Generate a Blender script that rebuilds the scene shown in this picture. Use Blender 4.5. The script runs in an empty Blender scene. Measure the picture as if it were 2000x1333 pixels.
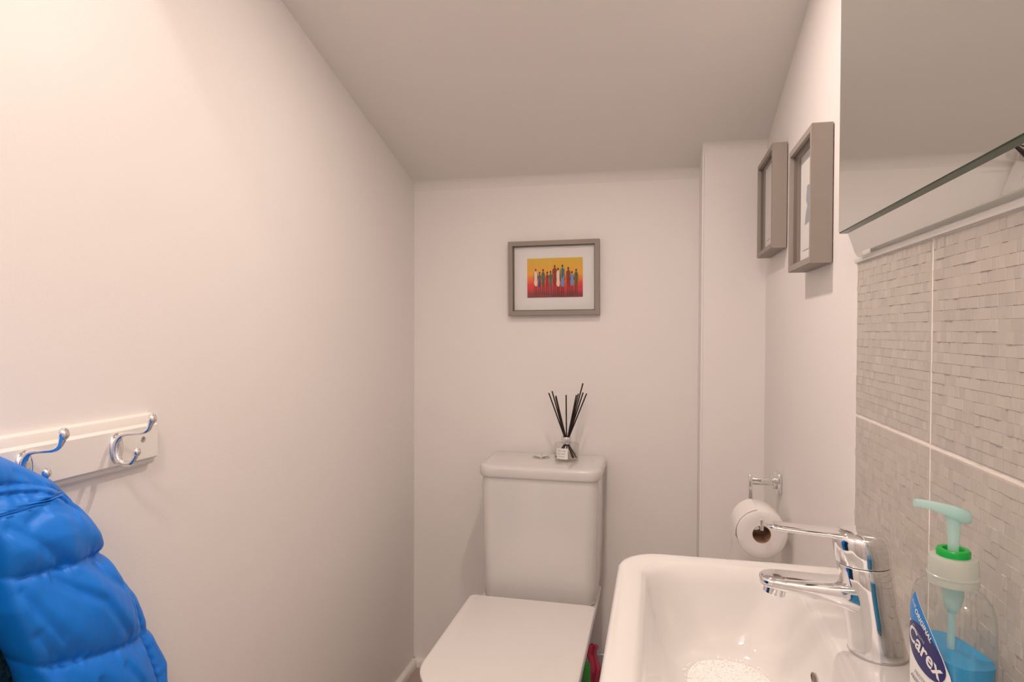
import bpy, bmesh, math, random
from mathutils import Vector, Matrix, noise
random.seed(7)
sc = bpy.context.scene
col = sc.collection
H = 1.18                      # camera height; all z below are given relative to the eye and lifted by H

# ------------------------------------------------------------------ camera
cd = bpy.data.cameras.new('camera'); cam = bpy.data.objects.new('camera', cd); col.objects.link(cam)
cd.sensor_width = 36; cd.lens = 36 * 1256.42 / 2000; cd.clip_start = 0.01
RT = Vector((0.97544322, 0.22022276, 0.00352874)); UP = Vector((-0.00698863, 0.01493378, 0.99986406)); FW = Vector((-0.22014013, 0.97533528, -0.01610611))
m = Matrix((RT, UP, -FW)).transposed().to_4x4(); m.translation = (0, 0, H); cam.matrix_world = m
sc.camera = cam
# ------------------------------------------------------------------ world, view
w = bpy.data.worlds.new('world'); sc.world = w; w.use_nodes = True
w.node_tree.nodes['Background'].inputs[0].default_value = (0.62, 0.78, 1.0, 1)
w.node_tree.nodes['Background'].inputs[1].default_value = 1.5
sc.view_settings.view_transform = 'Standard'; sc.view_settings.look = 'None'
sc.view_settings.gamma = 1; sc.view_settings.use_curve_mapping = False
sc.view_settings.exposure = 0.10
# lamp settings (spot sits in a downlight; flood and dome are unseen, added for fill)
WARM = (1.0, 0.815, 0.71)
SPOT_W, SPOT_HALF = 6.5, 40.5
FLOOD_W = 5.2
FILL_DOME_W = 10.5

# ------------------------------------------------------------------ helpers
def lin(r, g, b):
    f = lambda c: (c/255/12.92) if c/255 <= .04045 else ((c/255+.055)/1.055)**2.4
    return (f(r), f(g), f(b), 1)
def mat(name, color, rough=.5, metal=0, bump=0, bscale=200, coat=0, spec=.5, trans=0, ior=1.45, sss=0, var=0, vscale=8, alpha=1):
    m = bpy.data.materials.new(name); m.use_nodes = True; nt = m.node_tree; b = nt.nodes['Principled BSDF']
    b.inputs['Base Color'].default_value = color if len(color) == 4 else (*color, 1)
    b.inputs['Roughness'].default_value = rough; b.inputs['Metallic'].default_value = metal
    b.inputs['Coat Weight'].default_value = coat; b.inputs['Coat Roughness'].default_value = .05
    b.inputs['Specular IOR Level'].default_value = spec
    b.inputs['Transmission Weight'].default_value = trans; b.inputs['IOR'].default_value = ior
    b.inputs['Alpha'].default_value = alpha
    if sss: b.inputs['Subsurface Weight'].default_value = sss; b.inputs['Subsurface Radius'].default_value = (.01, .01, .01)
    if bump or var:
        tc = nt.nodes.new('ShaderNodeTexCoord')
    if bump:
        n = nt.nodes.new('ShaderNodeTexNoise'); n.inputs['Scale'].default_value = bscale; n.inputs['Detail'].default_value = 4
        nt.links.new(tc.outputs['Object'], n.inputs['Vector'])
        bp = nt.nodes.new('ShaderNodeBump'); bp.inputs['Strength'].default_value = bump; bp.inputs['Distance'].default_value = .002
        nt.links.new(n.outputs['Fac'], bp.inputs['Height']); nt.links.new(bp.outputs['Normal'], b.inputs['Normal'])
    if var:
        n2 = nt.nodes.new('ShaderNodeTexNoise'); n2.inputs['Scale'].default_value = vscale; n2.inputs['Detail'].default_value = 3
        nt.links.new(tc.outputs['Object'], n2.inputs['Vector'])
        mx = nt.nodes.new('ShaderNodeMix'); mx.data_type = 'RGBA'
        c = Vector(color[:3]); mx.inputs[6].default_value = (*(c*(1-var)), 1); mx.inputs[7].default_value = (*[min(1, v) for v in c*(1+var)], 1)
        nt.links.new(n2.outputs['Fac'], mx.inputs[0]); nt.links.new(mx.outputs[2], b.inputs['Base Color'])
    return m
def clear_mat(name, tint=(1, 1, 1, 1), ior=1.45, rough=.0, base=0.0, basecol=(1, 1, 1, 1)):
    """thin clear sheet: transparent with fresnel gloss, optionally a little body colour"""
    m = bpy.data.materials.new(name); m.use_nodes = True; nt = m.node_tree; nt.nodes.clear()
    out = nt.nodes.new('ShaderNodeOutputMaterial'); t = nt.nodes.new('ShaderNodeBsdfTransparent'); t.inputs[0].default_value = tint
    g = nt.nodes.new('ShaderNodeBsdfGlossy'); g.inputs['Roughness'].default_value = rough
    lw = nt.nodes.new('ShaderNodeLayerWeight'); lw.inputs['Blend'].default_value = .5
    pw = nt.nodes.new('ShaderNodeMath'); pw.operation = 'POWER'; pw.inputs[1].default_value = 4.5; nt.links.new(lw.outputs['Facing'], pw.inputs[0])
    fr = nt.nodes.new('ShaderNodeMath'); fr.operation = 'MULTIPLY_ADD'; fr.inputs[1].default_value = (ior-1)*1.4; fr.inputs[2].default_value = ((ior-1)/(ior+1))**2*1.5; nt.links.new(pw.outputs[0], fr.inputs[0])
    mx = nt.nodes.new('ShaderNodeMixShader'); src = t.outputs[0]
    if base:
        d = nt.nodes.new('ShaderNodeBsdfDiffuse'); d.inputs[0].default_value = basecol
        tl = nt.nodes.new('ShaderNodeBsdfTranslucent'); tl.inputs[0].default_value = basecol
        a = nt.nodes.new('ShaderNodeMixShader'); a.inputs[0].default_value = .5
        nt.links.new(d.outputs[0], a.inputs[1]); nt.links.new(tl.outputs[0], a.inputs[2])
        m0 = nt.nodes.new('ShaderNodeMixShader'); m0.inputs[0].default_value = base
        nt.links.new(src, m0.inputs[1]); nt.links.new(a.outputs[0], m0.inputs[2]); src = m0.outputs[0]
    nt.links.new(fr.outputs[0], mx.inputs[0]); nt.links.new(src, mx.inputs[1]); nt.links.new(g.outputs[0], mx.inputs[2])
    nt.links.new(mx.outputs[0], out.inputs[0]); return m

def tag(o, label=None, cat=None, group=None, kind=None):
    if label: o['label'] = label
    if cat: o['category'] = cat
    if group: o['group'] = group
    if kind: o['kind'] = kind
    return o
def empty(name, loc, label=None, cat=None, group=None, kind=None):
    o = bpy.data.objects.new(name, None); col.objects.link(o); o.location = (loc[0], loc[1], loc[2]+H); o.empty_display_size = .02
    o['_org'] = list(loc); return tag(o, label, cat, group, kind)
def link(name, bm, mats, parent=None, smooth=None, local=False, label=None, base=None):
    """mesh object from bmesh given in room coordinates (eye-relative z); base = its own origin"""
    bmesh.ops.recalc_face_normals(bm, faces=bm.faces)
    me = bpy.data.meshes.new(name)
    org = Vector((0, 0, 0)); loc = Vector((0, 0, 0))
    if parent is not None:
        if not local: org = Vector(parent['_org'])
    else:
        org = Vector(base) if base else Vector((0, 0, 0)); loc = org + Vector((0, 0, H))
    bmesh.ops.translate(bm, verts=bm.verts, vec=-org)
    bm.to_mesh(me); bm.free()
    for mm in (mats if isinstance(mats, (list, tuple)) else [mats]): me.materials.append(mm)
    if smooth is not None:
        for p in me.polygons: p.use_smooth = True
        if smooth < 179: me.set_sharp_from_angle(angle=math.radians(smooth))
    o = bpy.data.objects.new(name, me); col.objects.link(o)
    if parent is not None: o.parent = parent; o['_org'] = list(parent['_org']) if not local else [0, 0, 0]
    else: o.location = loc; o['_org'] = list(org)
    if label: o['label'] = label
    return o
def BM(): return bmesh.new()
def box(bm, x0, x1, y0, y1, z0, z1, bev=0, seg=2, mi=0):
    vs = [bm.verts.new(c) for c in ((x0,y0,z0),(x1,y0,z0),(x1,y1,z0),(x0,y1,z0),(x0,y0,z1),(x1,y0,z1),(x1,y1,z1),(x0,y1,z1))]
    fs = [bm.faces.new([vs[i] for i in f]) for f in ((0,3,2,1),(4,5,6,7),(0,1,5,4),(1,2,6,5),(2,3,7,6),(3,0,4,7))]
    for f in fs: f.material_index = mi
    if bev:
        es = list({e for f in fs for e in f.edges})
        r = bmesh.ops.bevel(bm, geom=es, offset=bev, segments=seg, profile=.5, affect='EDGES')
        for f in r['faces']: f.material_index = mi
    return vs
def loft(bm, rings, cap0=True, cap1=True, closed=True, mi=0):
    R = [[bm.verts.new(p) for p in r] for r in rings]; n = len(R[0]); out = []
    for a, b in zip(R, R[1:]):
        for i in range(n if closed else n-1):
            j = (i+1) % n
            f = bm.faces.new((a[i], a[j], b[j], b[i])); f.material_index = mi; out.append(f)
    if closed and cap0: f = bm.faces.new(R[0][::-1]); f.material_index = mi
    if closed and cap1: f = bm.faces.new(R[-1]); f.material_index = mi
    return R
def rrect(x0, x1, y0, y1, z, r, n=8, rl=None):
    """rounded rectangle ring; r = radius or (x0y0, x1y0, x1y1, x0y1)"""
    if not isinstance(r, (tuple, list)): r = (r,)*4
    pts = []
    for k, (cx, cy, sx, sy, a0) in enumerate(((x0, y0, 1, 1, 180), (x1, y0, -1, 1, 270), (x1, y1, -1, -1, 0), (x0, y1, 1, -1, 90))):
        q = max(r[k], 1e-4); ox, oy = cx+sx*q, cy+sy*q
        for i in range(n+1):
            a = math.radians(a0+90*i/n); pts.append((ox+q*math.cos(a), oy+q*math.sin(a), z))
    return pts
def circ(c, r, n=32, ax='z', ph=0):
    out = []
    for i in range(n):
        a = 2*math.pi*i/n+ph; u, v = r*math.cos(a), r*math.sin(a)
        out.append((c[0]+u, c[1]+v, c[2]) if ax == 'z' else (c[0], c[1]+u, c[2]+v) if ax == 'x' else (c[0]+u, c[1], c[2]+v))
    return out
def lathe(bm, c, prof, n=40, cap0=True, cap1=True, mi=0, ax='z'):
    rings = []
    for r, h in prof:
        cc = (c[0], c[1], c[2]+h) if ax == 'z' else (c[0]+h, c[1], c[2]) if ax == 'x' else (c[0], c[1]+h, c[2])
        rings.append(circ(cc, max(r, 1e-5), n, ax))
    return loft(bm, rings, cap0, cap1, mi=mi)
def tube(bm, pts, rad, n=12, mi=0):
    """tube along points; rad = number or list; ends capped"""
    P = [Vector(p) for p in pts]; k = len(P); rad = rad if isinstance(rad, (list, tuple)) else [rad]*k
    T = []
    for i in range(k): T.append((P[min(i+1, k-1)]-P[max(i-1, 0)]).normalized())
    u = T[0].orthogonal().normalized(); rings = []
    for i in range(k):
        u = (u - T[i]*u.dot(T[i])).normalized(); v = T[i].cross(u)
        rings.append([P[i]+(u*math.cos(2*math.pi*j/n)+v*math.sin(2*math.pi*j/n))*rad[i] for j in range(n)])
    loft(bm, rings, mi=mi)
def smooth_path(pts, sub=6):
    P = [Vector(p) for p in pts]; out = []
    for i in range(len(P)-1):
        p0, p1, p2, p3 = P[max(i-1, 0)], P[i], P[i+1], P[min(i+2, len(P)-1)]
        for s in range(sub):
            t = s/sub; out.append(.5*((2*p1)+(p2-p0)*t+(2*p0-5*p1+4*p2-p3)*t*t+(3*p1-p0-3*p2+p3)*t**3))
    out.append(P[-1]); return out
def ball(bm, c, r, s=(1, 1, 1), u=16, v=10, mi=0):
    g = bmesh.ops.create_uvsphere(bm, u_segments=u, v_segments=v, radius=r)
    bmesh.ops.scale(bm, vec=s, verts=g['verts']); bmesh.ops.translate(bm, vec=c, verts=g['verts'])
    for vv in g['verts']:
        for f in vv.link_faces: f.material_index = mi
def poly(bm, pts, mi=0):
    f = bm.faces.new([bm.verts.new(p) for p in pts]); f.material_index = mi; return f
def interp(tbl, x):
    """piecewise-linear table lookup, tbl sorted by key"""
    if x <= tbl[0][0]: return tbl[0][1]
    for (a, fa), (b, fb) in zip(tbl, tbl[1:]):
        if x <= b: return fa+(fb-fa)*(x-a)/(b-a)
    return tbl[-1][1]

# ------------------------------------------------------------------ materials
wallpaint = mat('wall_paint', (.885, .86, .845), .42, bump=.12, bscale=260, spec=.4)
ceilpaint = mat('ceiling_paint', (.84, .82, .79), .75, bump=.08, bscale=200, spec=.3)
gloss_white = mat('white_gloss_paint', (.86, .84, .80), .25, spec=.5)
ceramic = mat('white_ceramic', (.755, .74, .725), .07, spec=.5, coat=.4)
seatplastic = mat('white_seat_plastic', (.82, .80, .785), .22, spec=.5)
chrome = mat('chrome', (.86, .86, .87), .045, 1)
chrome_b = mat('chrome_soft', (.62, .61, .60), .16, 1)
greyframe = mat('grey_painted_wood', lin(154, 145, 137), .5, bump=.08, bscale=300)
mountcard = mat('mount_card', (.82, .82, .82), .85, bump=.05, bscale=900)
darkrebate = mat('dark_rebate', lin(112, 100, 90), .7)
mirrorm = mat('mirror_silver', (.86, .88, .855), .0, 1)
glassedge = mat('mirror_glass_edge', lin(46, 78, 50), .25, spec=.35)
grout = mat('tile_grout', (.92, .87, .81), .8, bump=.2, bscale=600)
tile_ms = [mat('tile_glaze_%s' % n, c, .24, bump=.05, bscale=500, spec=.55) for n, c in (('mid', lin(193, 187, 179)), ('pale', lin(197, 191, 183)), ('dark', lin(188, 182, 175)))]
plastic_trim = mat('white_plastic_trim', (.82, .81, .78), .3)
floorm = mat('floor_vinyl', lin(176, 158, 147), .45, var=.12, vscale=14, bump=.1, bscale=80)
clearglass = clear_mat('picture_glass', ior=1.38)
doorm = mat('door_paint', (.80, .78, .76), .35)

# ================================================================== the room
XL, XR, YB, YF = -.829, .307, 2.12, -.55
ZF = -H
SL = .2827; ZC0 = .51                     # ceiling height at the back wall, its slope
def zc(y): return ZC0+SL*(YB-y)
YFLAT = .03; ZTOP = zc(YFLAT)
def structure(name, bm, m, smooth=None):
    o = link(name, bm, m, smooth=smooth); o['kind'] = 'structure'; return o
b = BM(); box(b, XL-.1, XL, YF-.1, YB+.1, ZF-.05, ZTOP+.1); structure('wall_left', b, wallpaint)
b = BM(); box(b, XL, XR, YB, YB+.1, ZF-.05, ZTOP+.1); structure('wall_back', b, wallpaint)
b = BM(); box(b, XR, XR+.1, YF-.1, YB+.1, ZF-.05, ZTOP+.1); structure('wall_right', b, wallpaint)
b = BM(); box(b, XL, XR, YF, YB, ZF-.05, ZF); structure('floor', b, floorm)
# sloping ceiling with a softly filled joint to the back wall
def ceil_profile(yw, r, flat=True):
    a = math.atan(SL); pts = []
    # fillet between the wall plane y=yw and the slope
    t = r/math.tan((math.pi/2+a)/2)       # tangent length for interior angle 90+a
    z0 = zc(yw); cy, cz = yw-r, z0-t
    a1 = math.pi/2-a
    for i in range(9):
        th = i/8*a1; pts.append((cy+r*math.cos(th), cz+r*math.sin(th)))
    return pts
cpf = ceil_profile(YB, .035)
pr = [(YB+.02, cpf[0][1])]+cpf
pr += [(YFLAT+.001, zc(YFLAT)), (YF, ZTOP), (YF, ZTOP+.1), (YB+.02, ZTOP+.1)]
b = BM(); loft(b, [[(x, y, z) for y, z in pr] for x in (XL-.001, XR+.001)]); structure('ceiling', b, ceilpaint, 20)
# boxed-in pipes in the right back corner
BX, BY = .127, 1.99
pr = [(BY, ZF)]+ceil_profile(BY, .03)+[(YB, zc(BY)+.02), (YB, ZF)]
b = BM(); loft(b, [[(x, y, z) for y, z in pr] for x in (BX, XR)])
es = [e for e in b.edges if all(abs(v.co.x-BX) < 1e-6 and abs(v.co.y-BY) < .001 for v in e.verts)]
bmesh.ops.bevel(b, geom=es, offset=.006, segments=3, affect='EDGES'); structure('trim_1', b, wallpaint, 30)
def skirt(name, pts, horizontal_axis):
    b = BM(); loft(b, pts); return structure(name, b, gloss_white, 40)
prof = [(0, 0), (.016, 0), (.016, .018), (.012, .024), (.005, .027), (0, .027)]
skirt('baseboard_left', [[(XL+d, y, ZF+h) for d, h in prof] for y in (YF, YB)], 0)
skirt('baseboard_back', [[(x, YB-d, ZF+h) for d, h in prof] for x in (XL, BX)], 0)
skirt('baseboard_right', [[(XR-d, y, ZF+h) for d, h in prof] for y in (YF, BY)], 0)
# front wall with a door standing a finger's width open, daylight behind it
b = BM(); DX0, DX1, DZ = -.80, -.02, .82
box(b, XL, DX0, YF-.08, YF, ZF, ZTOP+.1); box(b, DX1, XR, YF-.08, YF, ZF, ZTOP+.1); box(b, DX0, DX1, YF-.08, YF, DZ, ZTOP+.1)
structure('wall_front', b, wallpaint)
b = BM(); box(b, DX0+.022, DX1-.002, YF-.06, YF-.02, ZF+.006, DZ-.002, .002)
for z0, z1 in ((-1.0, -.35), (-.25, .72)):
    for x0, x1 in ((-.70, -.42), (-.36, -.10)): box(b, x0, x1, YF-.021, YF-.014, z0, z1, .004)
d1 = structure('door_1', b, doorm, 35)
b = BM(); lathe(b, (-.72, YF-.02, -.2), [(.022, 0), (.024, .004), (.008, .008), (.008, .04)], ax='y', n=24)
tube(b, [(-.72, YF+.022, -.2), (-.62, YF+.022, -.2), (-.605, YF+.022, -.2)], [.008, .008, .005]); link('door_handle', b, chrome, d1, 40)

# ------------------------------------------------------------------ downlights
def downlight(loc, label, nrm, half, watts, spot):
    e = empty('ceiling_downlight', (0, 0, 0), label, 'downlight', 'recessed ceiling downlights')
    e.location = (loc[0], loc[1], loc[2]+H)
    q = Vector((0, 0, -1)).rotation_difference(Vector(nrm)); e.rotation_mode = 'QUATERNION'; e.rotation_quaternion = q
    b = BM(); lathe(b, (0, 0, 0), [(.042, .001), (.042, -.003), (.038, -.006), (.031, -.006), (.028, -.002), (.028, .001)], cap0=False, cap1=False)
    link('bezel', b, chrome_b, e, 40, local=True)
    em = bpy.data.materials.new('lamp_lens'); em.use_nodes = True; p = em.node_tree.nodes['Principled BSDF']
    p.inputs['Emission Color'].default_value = (*WARM, 1); p.inputs['Emission Strength'].default_value = 4
    b = BM(); lathe(b, (0, 0, 0), [(.0285, .0005), (.0285, -.0015), (.02, -.0025), (.001, -.003)]); link('lens', b, em, e, 40, local=True)
    ld = bpy.data.lights.new('lamp', 'SPOT' if spot else 'AREA'); ld.energy = watts; ld.color = WARM
    if spot: ld.spot_size = math.radians(2*half); ld.spot_blend = .08; ld.shadow_soft_size = .035
    else: ld.shape = 'DISK'; ld.size = .05
    lo = bpy.data.objects.new('lamp', ld); col.objects.link(lo); lo.parent = e; lo.location = (0, 0, -.008)
    return e
SN = (0, -SL, -1)
downlight((-.70, .70, zc(.70)-.001), 'small recessed downlight in the sloping ceiling close to the left wall', (0, 0, -1), SPOT_HALF, SPOT_W, True)
downlight((-.15, 1.25, zc(1.25)-.001), 'added unseen fill downlight in the middle of the sloping ceiling', SN, 80, FLOOD_W, False)  # unseen flood added to brighten back and left walls, placed by the frame shadows

cl = empty('fill_dome_light', (-.20, -.32, ZTOP), 'added round opal fill light, unseen, on the flat ceiling behind the viewpoint', 'added fill light')  # unseen glowing dome added behind the camera to even out the room light
opal = bpy.data.materials.new('fill_dome_glow'); opal.use_nodes = True; p = opal.node_tree.nodes['Principled BSDF']; p.inputs['Base Color'].default_value = (.8, .8, .8, 1)
p.inputs['Emission Color'].default_value = (*WARM, 1); p.inputs['Emission Strength'].default_value = 3.5
b = BM(); lathe(b, (-.20, -.32, ZTOP), [(.150, .001), (.150, -.020), (.143, -.024)], 48); link('base', b, gloss_white, cl, 40)
b = BM(); lathe(b, (-.20, -.32, ZTOP), [(.140, -.0245), (.138, -.045), (.120, -.062), (.07, -.074), (.001, -.077)], 48); link('diffuser', b, opal, cl, 60)
ld = bpy.data.lights.new('lamp', 'AREA'); ld.energy = FILL_DOME_W; ld.color = WARM; ld.shape = 'DISK'; ld.size = .26
lo = bpy.data.objects.new('lamp', ld); col.objects.link(lo); lo.parent = cl; lo.location = (0, 0, -.082)

# ================================================================== tiled splashback
sp = empty('tiled_splashback', (XR, .81, -.128), 'grey-beige relief tiled splashback with white grout above the basin', 'splashback')
b = BM(); box(b, XR-.0053, XR+.001, .526, 1.091, -.372, .106); link('grout', b, grout, sp)
def make_tile(y0, y1, z0, z1, first):
    b = BM(); box(b, XR-.006, XR+.0005, y0, y1, z0, z1, .0012, 1)
    rows = 20; rh = (z1-z0-.004)/rows
    for r in range(rows):
        y = y0+.002-random.random()*.012; za = z0+.002+r*rh; zb = za+rh
        while y < y1-.002:
            wd = random.choice((.009, .012, .012, .016, .022)); ya, yb = max(y, y0+.002), min(y+wd, y1-.002); y += wd
            if yb-ya < .003: continue
            h = random.choice((.0002, .0004, .0006, .0009, .0012)); tl = random.uniform(-.00022, .00022)
            e = .0002; x0 = XR-.006; mi = random.choice((0, 0, 0, 1, 2))
            base = [b.verts.new(p) for p in ((x0, ya, za), (x0, yb, za), (x0, yb, zb), (x0, ya, zb))]
            top = [b.verts.new(p) for p in ((x0-h-tl, ya+.0016, za+e), (x0-h-tl, yb-.0016, za+e), (x0-h+tl, yb-.0016, zb-e), (x0-h+tl, ya+.0016, zb-e))]
            b.faces.new(top).material_index = mi
            for i in range(4): b.faces.new((base[i], base[(i+1) % 4], top[(i+1) % 4], top[i])).material_index = mi
    return link('tile', b, tile_ms, sp)
G = .0016
for (z0, z1) in ((-.128+G, .105), (-.372, -.128-G)):
    for (y0, y1) in ((.81+G, 1.088), (.53, .81-G)): make_tile(y0, y1, z0, z1, False)
b = BM(); box(b, XR-.010, XR, .526, 1.091, .1055, .1135, .0018)
link('top_trim', b, plastic_trim, sp, 40, label='white plastic trim along the tile tops')
b = BM(); box(b, XR-.0062, XR, 1.0872, 1.0915, -.372, .106, .001); link('side_grout', b, grout, sp)

# ================================================================== mirror
mr = empty('wall_mirror', (XR, .81, .115), 'frameless wall mirror with sloping mirrored borders above the tiles', 'mirror')
my0, my1, mz0, mz1 = .552, 1.063, .149, .86
oy0, oy1, oz0, oz1 = .515, 1.102, .117, .895
XFm = XR-.040
b = BM(); box(b, XFm, XFm+.0012, my0+.0008, my1-.0008, mz0+.0008, mz1-.0008); link('mirror_glass', b, mirrorm, mr)
b = BM(); box(b, XFm+.0013, XFm+.0125, my0, my1, mz0-.0005, mz1)
link('glass_edge', b, glassedge, mr, label='dark green glass edge of the centre mirror')
xi, xo = XFm+.0125, XR-.004
inner = [(xi, my0+.001, mz0+.001), (xi, my1-.001, mz0+.001), (xi, my1-.001, mz1-.001), (xi, my0+.001, mz1-.001)]
outer = [(xo, oy0, oz0), (xo, oy1, oz0), (xo, oy1, oz1), (xo, oy0, oz1)]
for i in range(4):
    j = (i+1) % 4; A, B_, C, D = [Vector(v) for v in (inner[i], inner[j], outer[j], outer[i])]
    b = BM()
    E1, E2 = D+(A-D)*.16, C+(B_-C)*.16            # ground bevel along the outer edge
    A2, B2, C2, D2 = [v+Vector((.004, 0, 0)) for v in (A, B_, C, D)]
    D, C = D+Vector((.0018, 0, 0)), C+Vector((.0018, 0, 0))
    V = [b.verts.new(v) for v in (A, B_, E2, E1, C, D, A2, B2, C2, D2)]
    for f in ((0, 1, 2, 3), (3, 2, 4, 5), (6, 9, 8, 7), (0, 6, 7, 1), (5, 4, 8, 9), (1, 7, 8, 4, 2), (0, 3, 5, 9, 6)): b.faces.new([V[k] for k in f])
    link('mirrored_border', b, mirrorm, mr)

# ================================================================== pictures
def frame_parts(root, wd, ht, dep, fw, mount_d, glass_d, R):
    """frame in local coords: picture plane spanned by x (right) and z (up), facing -y, back at y=0; R maps to the root frame"""
    def M_(b): bmesh.ops.transform(b, matrix=R, verts=b.verts); return b
    b = BM()
    o = [(-wd/2, -ht/2), (wd/2, -ht/2), (wd/2, ht/2), (-wd/2, ht/2)]; i_ = [(-wd/2+fw, -ht/2+fw), (wd/2-fw, -ht/2+fw), (wd/2-fw, ht/2-fw), (-wd/2+fw, ht/2-fw)]
    for k in range(4):
        l = (k+1) % 4; c = BM()
        F = [(o[k], -dep), (o[l], -dep), (i_[l], -dep), (i_[k], -dep), (o[k], 0), (o[l], 0), (i_[l], 0), (i_[k], 0)]
        V = [c.verts.new((p[0], y, p[1])) for p, y in F]
        for f in ((0, 1, 2, 3), (7, 6, 5, 4), (0, 4, 5, 1), (1, 5, 6, 2), (2, 6, 7, 3), (3, 7, 4, 0)): c.faces.new([V[q] for q in f])
        bmesh.ops.bevel(c, geom=[e for e in c.edges if abs(e.verts[0].co.y+dep) < 1e-6 and abs(e.verts[1].co.y+dep) < 1e-6 and {e.verts[0], e.verts[1]} & {V[0], V[1]} and (e.verts[0] in V[:2] and e.verts[1] in V[:2])], offset=.0008, segments=2, affect='EDGES')
        link('frame_rail', M_(c), greyframe, root, 40, local=True)
    b = BM(); box(b, -wd/2+fw, wd/2-fw, -mount_d-.001, -mount_d+.001, -ht/2+fw, ht/2-fw); link('mount', M_(b), mountcard, root, local=True)
    b = BM()                                     # dark spacer lip around the mount, behind the glass
    for x0, x1, z0, z1 in ((-wd/2+fw, -wd/2+fw+.003, -ht/2+fw, ht/2-fw), (wd/2-fw-.003, wd/2-fw, -ht/2+fw, ht/2-fw), (-wd/2+fw, wd/2-fw, ht/2-fw-.003, ht/2-fw), (-wd/2+fw, wd/2-fw, -ht/2+fw, -ht/2+fw+.003)):
        box(b, x0, x1, -glass_d, -mount_d-.001, z0, z1)
    link('spacer', M_(b), darkrebate, root, local=True)
    b = BM(); poly(b, [(-wd/2+fw, -glass_d-.0008, -ht/2+fw), (wd/2-fw, -glass_d-.0008, -ht/2+fw), (wd/2-fw, -glass_d-.0008, ht/2-fw), (-wd/2+fw, -glass_d-.0008, ht/2-fw)])
    link('glass', M_(b), clearglass, root, local=True)
I4 = Matrix.Identity(4)
RW = Matrix(((0, 1, 0, 0), (-1, 0, 0, 0), (0, 0, 1, 0), (0, 0, 0, 1)))    # x->-y, y->x : hangs on the right wall facing -X
# painted picture on the back wall
pf = empty('picture_frame', (-.335, 2.118, .1745), 'grey landscape picture frame with a bright painting of standing figures', 'picture frame')
pf['_org'] = [0, 0, 0]; pf.rotation_euler = (0, math.radians(-.55), 0)
frame_parts(pf, .303, .246, .025, .015, .006, .016, I4)
# the painting: orange-red sky gradient, figures as flat shapes on it
pm = bpy.data.materials.new('painting_ground'); pm.use_nodes = True; nt = pm.node_tree; bs = nt.nodes['Principled BSDF']; bs.inputs['Roughness'].default_value = .6
tc = nt.nodes.new('ShaderNodeTexCoord'); sx = nt.nodes.new('ShaderNodeSeparateXYZ'); nt.links.new(tc.outputs['Generated'], sx.inputs[0])
nz = nt.nodes.new('ShaderNodeTexNoise'); nz.inputs['Scale'].default_value = 9; nt.links.new(tc.outputs['Generated'], nz.inputs['Vector'])
ma = nt.nodes.new('ShaderNodeMath'); ma.operation = 'MULTIPLY_ADD'; ma.inputs[1].default_value = .12; nt.links.new(nz.outputs['Fac'], ma.inputs[0]); nt.links.new(sx.outputs['Z'], ma.inputs[2])
rp = nt.nodes.new('ShaderNodeValToRGB'); cr = rp.color_ramp; nt.links.new(ma.outputs[0], rp.inputs[0]); nt.links.new(rp.outputs[0], bs.inputs['Base Color'])
cr.elements[0].position = .03; cr.elements[0].color = lin(112, 30, 34); cr.elements[1].position = 1; cr.elements[1].color = lin(222, 178, 6)
for p_, c_ in ((.17, (150, 24, 34)), (.25, (205, 14, 26)), (.40, (226, 36, 26)), (.52, (238, 110, 10)), (.66, (238, 165, 4))):
    e = cr.elements.new(p_); e.color = lin(*c_)
PX0, PX1, PZ0, PZ1 = -.0895, .0955, -.0635, .0665
b = BM(); box(b, PX0, PX1, -.0082, -.0072, PZ0, PZ1); prn = link('print', b, pm, pf, local=True)
fcols = dict(dark=mat('paint_dark', lin(48, 22, 16), .7), cream=mat('paint_cream', lin(240, 214, 190), .7), blue=mat('paint_blue', lin(40, 60, 110), .7), sky=mat('paint_sky_blue', lin(92, 152, 200), .7), teal=mat('paint_teal', lin(52, 100, 92), .7), olive=mat('paint_olive', lin(84, 78, 34), .7), red=mat('paint_red', lin(150, 22, 20), .7), green=mat('paint_green', lin(50, 98, 18), .7))
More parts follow.
